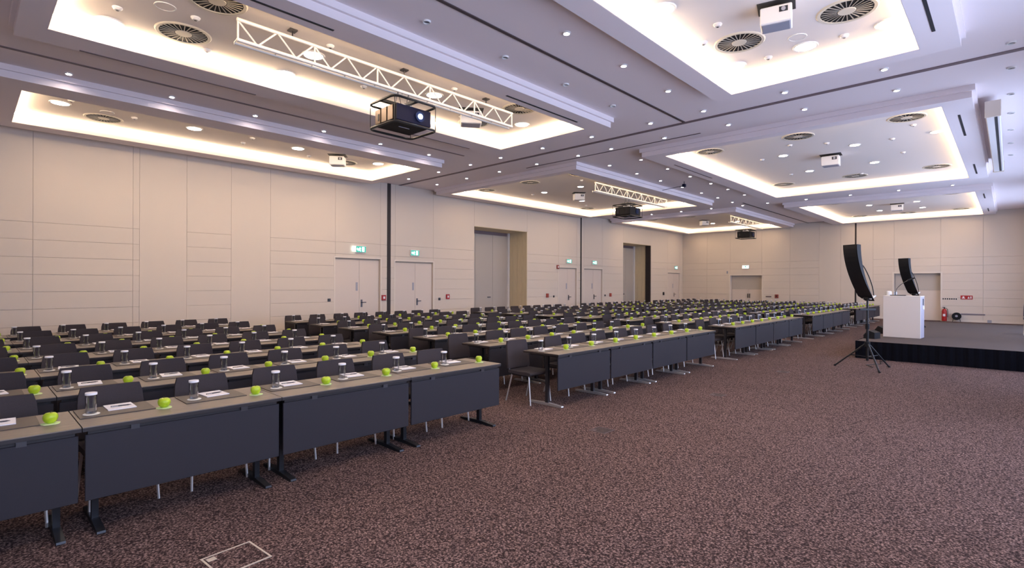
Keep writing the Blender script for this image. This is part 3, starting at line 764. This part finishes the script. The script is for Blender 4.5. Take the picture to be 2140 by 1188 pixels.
def rrect(x0, x1, y0, y1, r, z, n=5):
    P = []
    for cx, cy, a in ((x1 - r, y1 - r, 0), (x0 + r, y1 - r, 90), (x0 + r, y0 + r, 180), (x1 - r, y0 + r, 270)):
        for k in range(n + 1):
            t = math.radians(a + 90 * k / n); P.append((cx + r * math.cos(t), cy + r * math.sin(t), z))
    return P
def big_projector(x, y, z0, zt, lab, lit, sc_=1.0):
    t = thing('caged_projector', lab, 'projector', (x, y, z0), 0, 'black projectors in lifting cages')
    hx, hy, H = .285 * sc_, .33 * sc_, .38 * sc_
    link('body', MB().cbox(-hx, hx, -hy, hy, .03, H * .80, .025).mesh('body', 'black_plastic'), t)
    fp = link('front_plate', MB().cbox(hx, hx + .012, -hy + .01, hy - .01, .05, H * .78, .004).mesh('front_plate', 'navy_front' if lit else 'black_plastic'), t)
    link('lens_ring', MB().cyl((hx + .01, hy * .30, H * .45), (hx + .035, hy * .30, H * .45), .085 * sc_, 20).mesh('lens_ring', 'lens_glass', True), fp)
    link('lens', MB().cyl((hx + .02, hy * .30, H * .45), (hx + .046, hy * .30, H * .45), .040 * sc_, 20).mesh('lens', 'projector_lens' if lit else 'lens_glass', True), fp)
    for k in range(3):
        a = -hx + .03 + k * (2 * hx - .06) / 3; b_ = a + (2 * hx - .06) / 3 - .03
        link('side_panel', MB().cbox(a, b_, -hy - .014, -hy, .06, H * .74, .004).mesh('side_panel', 'warm_lit_side' if lit else 'black_plastic'), t)
    link('vent', MB().box(-hx * .62, -hx * .50, -hy - .02, -hy - .012, H * .28, H * .55).mesh('vent', 'slot_black'), t)
    link('name_strip', MB().box(hx * .15, hx * .2, -hy * .35, hy * .25, .024, .031).mesh('name_strip', 'grey_plastic'), t)
    e = .072 * sc_
    link('bottom_rail', MB().tube(rrect(-hx - e, hx + e, -hy - e, hy + e, .10, .0), .019, 8, True).mesh('bottom_rail', 'black_metal', True), t)
    link('top_rail', MB().tube(rrect(-hx - e, hx + e, -hy - e, hy + e, .10, H), .019, 8, True).mesh('top_rail', 'black_metal', True), t)
    for sx in (-1, 1):
        for sy in (-1, 1):
            link('corner_post', MB().cyl((sx * (hx + e - .02), sy * (hy + e - .02), 0), (sx * (hx + e - .02), sy * (hy + e - .02), H), .006, 6).mesh('corner_post', 'black_metal', True), t)
            link('suspension_wire', MB().cyl((sx * (hx * .3), sy * (hy * .3), H), (sx * .0, sy * hy * .3, zt - z0), .005, 5).mesh('suspension_wire', 'steel_dark'), t)
    link('clamp_plate', MB().box(-.12, .12, -.10, .10, H * .80, H * .98).mesh('clamp_plate', 'white_plastic'), t)
    link('top_bar', MB().box(-hx - e, hx + e, -.03, .03, H - .02, H + .02).box(-.03, .03, -hy - e, hy + e, H - .02, H + .02).mesh('top_bar', 'black_metal'), t)
big_projector(-7.0, 4.83, 4.13, 4.72, 'large black projector with glowing blue lens hanging from the long truss', True)
big_projector(-9.8, 16.2, 4.06, 4.72, 'black caged projector hanging before the middle left coffer', False, 1.05)
big_projector(-9.8, 27.6, 4.05, 4.71, 'smallest far black caged projector hanging near the far wall', False, 1.08)

def ceiling_projector(x, y, lab, rz=0.0, s=1.0, top=HP, kind='lift'):
    h = .24 * s
    t = thing('ceiling_projector', lab, 'projector', (x, y, top - h - .05), rz, 'white ceiling projectors')
    link('body', MB().cbox(-.20 * s, .20 * s, -.16 * s, .16 * s, 0, h, .012).mesh('body', 'white_plastic'), t)
    link('lift_well', MB().box(-.24 * s, .24 * s, -.19 * s, .19 * s, h + .042, h + .048).mesh('lift_well', 'slot_black'), t)
    link('base_plate', MB().box(-.17 * s, .17 * s, -.13 * s, .13 * s, -.006, .001).mesh('base_plate', 'grey_plastic'), t)
    w_ = link('lens_window', MB().box(.04 * s, .15 * s, -.164 * s, -.158 * s, h * .55, h * .85).mesh('lens_window', 'slot_black'), t)
    link('lens', MB().cyl((.095 * s, -.162 * s, h * .7), (.095 * s, -.175 * s, h * .7), .028 * s, 12).mesh('lens', 'grey_plastic', True), w_)
    link('mount', MB().cyl((0, 0, h), (0, 0, h + .05), .05, 10).mesh('mount', 'steel_dark', True), t)
ceiling_projector(-2.08, 6.85, 'white box projector let down between diffusers at the top right', .25, .86)
ceiling_projector(-3.42, 15.7, 'white box projector in the centre of the large middle right coffer', .1, 1.0)
ceiling_projector(-3.45, 27.0, 'small white box projector in the farthest right coffer', .1, 1.0)
ceiling_projector(-7.7, 6.9, 'white projector partly hidden behind the right end of the long truss', .9, 1.0)
ceiling_projector(-13.0, 6.9, 'white projector in the leftmost coffer by the left wall', .9, .95)
ceiling_projector(-11.7, 15.9, 'white projector in the middle left coffer', .9, .95)
ceiling_projector(-11.8, 27.2, 'tiny white projector in the farthest left coffer', .9, .95)

# retracted projection screen
t = thing('projection_screen', 'long white retracted projection screen case by the right picture edge', 'screen', (-.235, 15.7, 4.70), 0)
link('case', MB().cbox(-.10, .10, -3.1, 3.1, .0, .25, .015).mesh('case', 'white_plastic'), t)
link('end_cap', MB().cbox(-.11, .11, -3.14, -3.1, -.02, .27, .008).mesh('end_cap', 'frame_trim'), t)
link('end_cap', MB().cbox(-.11, .11, 3.1, 3.14, -.02, .27, .008).mesh('end_cap', 'frame_trim'), t)
link('slot', MB().box(.02, .06, -3.05, 3.05, -.004, .004).mesh('slot', 'slot_black'), t)
for yy in (-2.4, 2.4): link('bracket', MB().box(-.03, .03, yy - .03, yy + .03, .25, HM - 4.70).mesh('bracket', 'white_trim'), t)
t = thing('ceiling_camera', 'small dark blue camera on a thin arm between middle coffers', 'camera', (-7.75, 16.3, 4.93), 0)
link('body', MB().cbox(-.05, .05, -.05, .05, -.05, .05, .01).mesh('body', 'navy_front'), t)
link('arm', MB().tube([(0, 0, 0), (-.5, .1, -.02), (-1.0, .35, .0), (-1.5, .8, .08)], .009, 6).mesh('arm', 'steel_dark', True), t)
link('stem', MB().cyl((0, 0, .05), (0, 0, HM - 4.93), .012, 8).mesh('stem', 'steel_dark'), t)

# ------------------------------------------------------------------ wall fittings
def exit_sign(y, z, w_, h, lab, extra=False, dim=False):
    t = thing('exit_sign', lab, 'exit sign', (XL, y, z), 0, 'emergency exit signs')
    link('casing', MB().cbox(.004, .06, -w_ / 2 - .015, w_ / 2 + .015, -.015, h + .015, .006).mesh('casing', 'white_trim'), t)
    f = link('face', MB().box(.06, .064, -w_ / 2, w_ / 2, 0, h).mesh('face', 'sign_green'), t)
    c, s = h / 2, h
    run = [(-.06, .80), (.02, .84), (.10, .70), (.22, .62), (.18, .54), (.06, .58), (.04, .44), (.16, .30), (.14, .10), (.06, .10), (.07, .27), (-.06, .38), (-.14, .22), (-.34, .20), (-.34, .28), (-.20, .32), (-.10, .52), (-.20, .50), (-.28, .40), (-.34, .45), (-.24, .60)]
    k = s
    link('running_figure', MB().prism([(-.02 * 0 - .12 * w_ + p[0] * k * .9, p[1] * k) for p in run], .064, .066, 'x').mesh('running_figure', 'sign_white'), f)
    link('door_symbol', MB().box(.064, .066, .10 * w_, .34 * w_, .12 * h, .88 * h).mesh('door_symbol', 'sign_white'), f)
    link('arrow', MB().prism([(-.46 * w_, .5 * h), (-.36 * w_, .78 * h), (-.36 * w_, .58 * h), (-.28 * w_, .58 * h), (-.28 * w_, .42 * h), (-.36 * w_, .42 * h), (-.36 * w_, .22 * h)], .064, .066, 'x').mesh('arrow', 'sign_white'), f)
    if extra:
        for zz in (0.02, h - .08): link('lamp_head', MB().cbox(.01, .06, -w_ / 2 - .12, -w_ / 2 - .04, zz, zz + .07, .008).mesh('lamp_head', 'sign_white'), t)
exit_sign(8.86, 2.69, .34, .19, 'green exit sign with two side lamps over the leftmost double door', True)
exit_sign(10.97, 2.67, .34, .18, 'green exit sign over the door right of the black post')
exit_sign(19.85, 2.68, .36, .17, 'small exit sign left of the second wall post')
exit_sign(21.95, 2.68, .36, .17, 'small exit sign right of the second wall post')
exit_sign(30.8, 2.64, .36, .17, 'tiny exit sign over the door at the far left corner')
t = thing('exit_sign', 'white lit exit sign over the far wall double door', 'exit sign', (-11.28, YF, 2.62), 0, 'emergency exit signs')
link('casing', MB().cbox(-.2, .2, -.06, -.004, 0, .2, .008).mesh('casing', 'white_trim'), t)
link('face', MB().box(-.18, .18, -.064, -.06, .02, .18).mesh('face', 'sign_white'), t)
link('running_figure', MB().prism([(-.05, .16), (.0, .17), (.05, .11), (.02, .10), (.03, .03), (.0, .03), (-.01, .09), (-.07, .05), (-.08, .07), (-.03, .11)], -.067, -.064, 'y').mesh('running_figure', 'sign_green'), t)

def call_point(y, z, lab, m='red', mark=True):
    t = thing('fire_call_point', lab, 'alarm', (XL, y, z), 0, 'wall alarm boxes')
    link('box', MB().cbox(.001, .05, -.075, .075, -.09, .09, .006).mesh('box', m), t)
    if mark: link('glass_window', MB().box(.05, .053, -.035, .035, -.035, .04).mesh('glass_window', 'paper'), t)
call_point(9.73, 1.21, 'red alarm box with white window beside the tall black post')
call_point(12.48, 1.20, 'red alarm box right of the second double door', mark=True)
call_point(18.27, 1.16, 'dull red alarm box right of the tall portal', 'red_dull', False)
call_point(19.02, 2.47, 'red box at the upper left corner of third door', 'red_dull')
call_point(23.43, 1.12, 'dark red box left of the second tall portal', 'red_dull', False)
call_point(29.22, 1.12, 'small dark box left of the corner door', 'dark_post', False)
def switch(y, z, lab):
    t = thing('wall_switch', lab, 'switch', (XL, y, z), 0, 'dark wall switches')
    link('plate', MB().cbox(.001, .012, -.05, .05, -.045, .045, .003).mesh('plate', 'slot_black'), t)
    link('button', MB().box(.012, .018, -.02, .02, -.02, .02).mesh('button', 'steel_dark'), t)
switch(7.80, 1.17, 'dark wall switch left of the leftmost double door')
switch(12.10, 1.12, 'dark wall switch right of the second double door')
switch(18.75, 1.11, 'tiny dark wall switch left of the third door')
switch(22.95, 1.10, 'tiny dark wall switch right of the fourth door')

# far wall fittings
t = thing('fire_extinguisher', 'red fire extinguisher on the far wall beyond the lectern', 'extinguisher', (-2.24, YF - .13, .02), 0)
link('cylinder', MB().lathe([(0, 0), (.09, 0), (.095, .03), (.095, .46), (.07, .54), (.03, .57), (0, .57)], 16).mesh('cylinder', 'red', True), t)
link('label_patch', MB().box(-.045, .045, -.0975, -.0945, .22, .33).mesh('label_patch', 'paper'), t)
link('valve', MB().cyl((0, 0, .57), (0, 0, .62), .02, 8).box(-.07, .02, -.015, .015, .62, .645).mesh('valve', 'black_plastic'), t)
link('hose', MB().tube([(.02, 0, .60), (.11, 0, .56), (.125, 0, .40), (.12, 0, .18)], .011, 6).mesh('hose', 'black_plastic', True), t)
t = thing('cable_reel', 'round black cable reel beside the red fire extinguisher', 'cable reel', (-1.80, YF - .16, .0), 0)
link('stand', MB().tube([(-.14, -.06, .012), (-.1, 0, .2), (0, 0, .3), (.1, 0, .2), (.14, -.06, .012)], .012, 6).mesh('stand', 'black_metal', True), t)
link('drum', MB().cyl((0, -.09, .26), (0, .09, .26), .17, 20).mesh('drum', 'black_plastic', True), t)
link('hub', MB().cyl((0, -.11, .27), (0, -.09, .27), .05, 14).mesh('hub', 'grey_plastic', True), t)
t = thing('wall_vent', 'long narrow slot vent low on the far wall at right', 'vent', (-1.24, YF, .36), 0)
link('plate', MB().cbox(-.42, .42, -.014, -.001, -.035, .035, .003).mesh('plate', 'grey_plastic'), t)
for zz in (-.02, 0, .02): link('slat', MB().box(-.4, .4, -.02, -.014, zz - .006, zz + .006).mesh('slat', 'track'), t)
t = thing('socket_strip', 'row of small dark wall sockets above the red extinguisher', 'socket', (-2.05, YF, 1.05), 0)
link('plate', MB().cbox(-.29, .29, -.010, -.001, -.06, .06, .003).mesh('plate', 'frame_trim'), t)
for k in range(7): link('socket', MB().box(-.265 + k * .078, -.265 + k * .078 + .05, -.016, -.010, -.032, .032).mesh('socket', 'slot_black'), t)
t = thing('fire_sign', 'red and white fire sign on the far wall at right', 'sign', (-1.46, YF, 1.06), 0)
link('plate', MB().cbox(-.21, .21, -.012, -.001, -.02, .16, .003).mesh('plate', 'red'), t)
link('pictogram', MB().box(-.17, -.05, -.015, -.012, .02, .05).box(-.14, -.08, -.015, -.012, .05, .12).mesh('pictogram', 'paper'), t)
link('pictogram', MB().prism([(.03, .02), (.07, .12), (.11, .02)], -.015, -.012, 'y').box(.13, .17, -.015, -.012, .02, .12).mesh('pictogram', 'paper'), t)
t = thing('floor_socket_box', 'tiny dark box at the far baseboard near right edge', 'socket', (-.68, YF - .05, 0), 0)
link('box', MB().cbox(-.07, .07, -.05, .03, 0, .13, .006).mesh('box', 'grey_plastic'), t)
t = thing('wall_vent', 'short dark slot vent right of the far double door', 'vent', (-10.02, YF, 1.0), 0)
link('plate', MB().cbox(-.15, .15, -.014, -.001, -.03, .03, .003).mesh('plate', 'track_dark'), t)
t = thing('alarm_box', 'small dark red box on far wall right of the double door', 'alarm', (-9.58, YF, 1.03), 0)
link('box', MB().cbox(-.09, .09, -.05, -.001, -.1, .1, .006).mesh('box', 'red_dull'), t)
link('glass_window', MB().box(-.04, .04, -.053, -.05, -.03, .04).mesh('glass_window', 'dark_post'), t)
t = thing('door_sensor', 'tiny grey sensor at upper left of the far double door', 'sensor', (-12.36, YF, 2.34), 0)
link('body', MB().cbox(-.035, .035, -.05, -.001, 0, .15, .006).mesh('body', 'grey_plastic'), t)

# floor boxes
def floor_box(x, y, rz, lab, m='brass_frame', s=.15):
    t = thing('floor_outlet', lab, 'floor outlet', (x, y, 0), rz, 'carpeted floor outlets')
    fr_ = MB()
    for a, b_, c, d in ((-s, s, -s, -s + .012), (-s, s, s - .012, s), (-s, -s + .012, -s + .012, s - .012), (s - .012, s, -s + .012, s - .012)): fr_.box(a, b_, c, d, 0, .004)
    link('rim', fr_.mesh('rim', m), t)
    link('lid', MB().box(-s + .014, s - .014, -s + .014, s - .014, 0, .003).mesh('lid', 'carpet' if m == 'brass_frame' else 'lid_dark'), t)
    link('cable_flap', MB().box(-s + .03, -s + .075, -s + .02, -s + .07, .003, .005).mesh('cable_flap', m), t)
floor_box(-3.45, 1.17, .08, 'carpeted floor outlet with pale metal rim in the bottom foreground')
floor_box(-3.43, 5.12, 0, 'dark floor outlet in the carpet right of the first table block', 'track_dark', .11)
floor_box(-3.25, 8.0, 0, 'dark floor outlet in the carpet beyond the second one', 'track_dark', .10)
floor_box(-3.2, 11.0, 0, 'dark floor outlet in the carpet near the tripod', 'track_dark', .10)
t = thing('power_cable', 'thin black cable trailing from the tripod base to the stage skirt', 'cable', (-2.1, 12.66, 0))
link('cord', MB().tube([(.06, .22, .008), (-.1, .5, .008), (.1, .9, .008), (.02, 1.3, .008), (.1, 1.66, .008)], .007, 6).mesh('cord', 'cable_black', True), t)
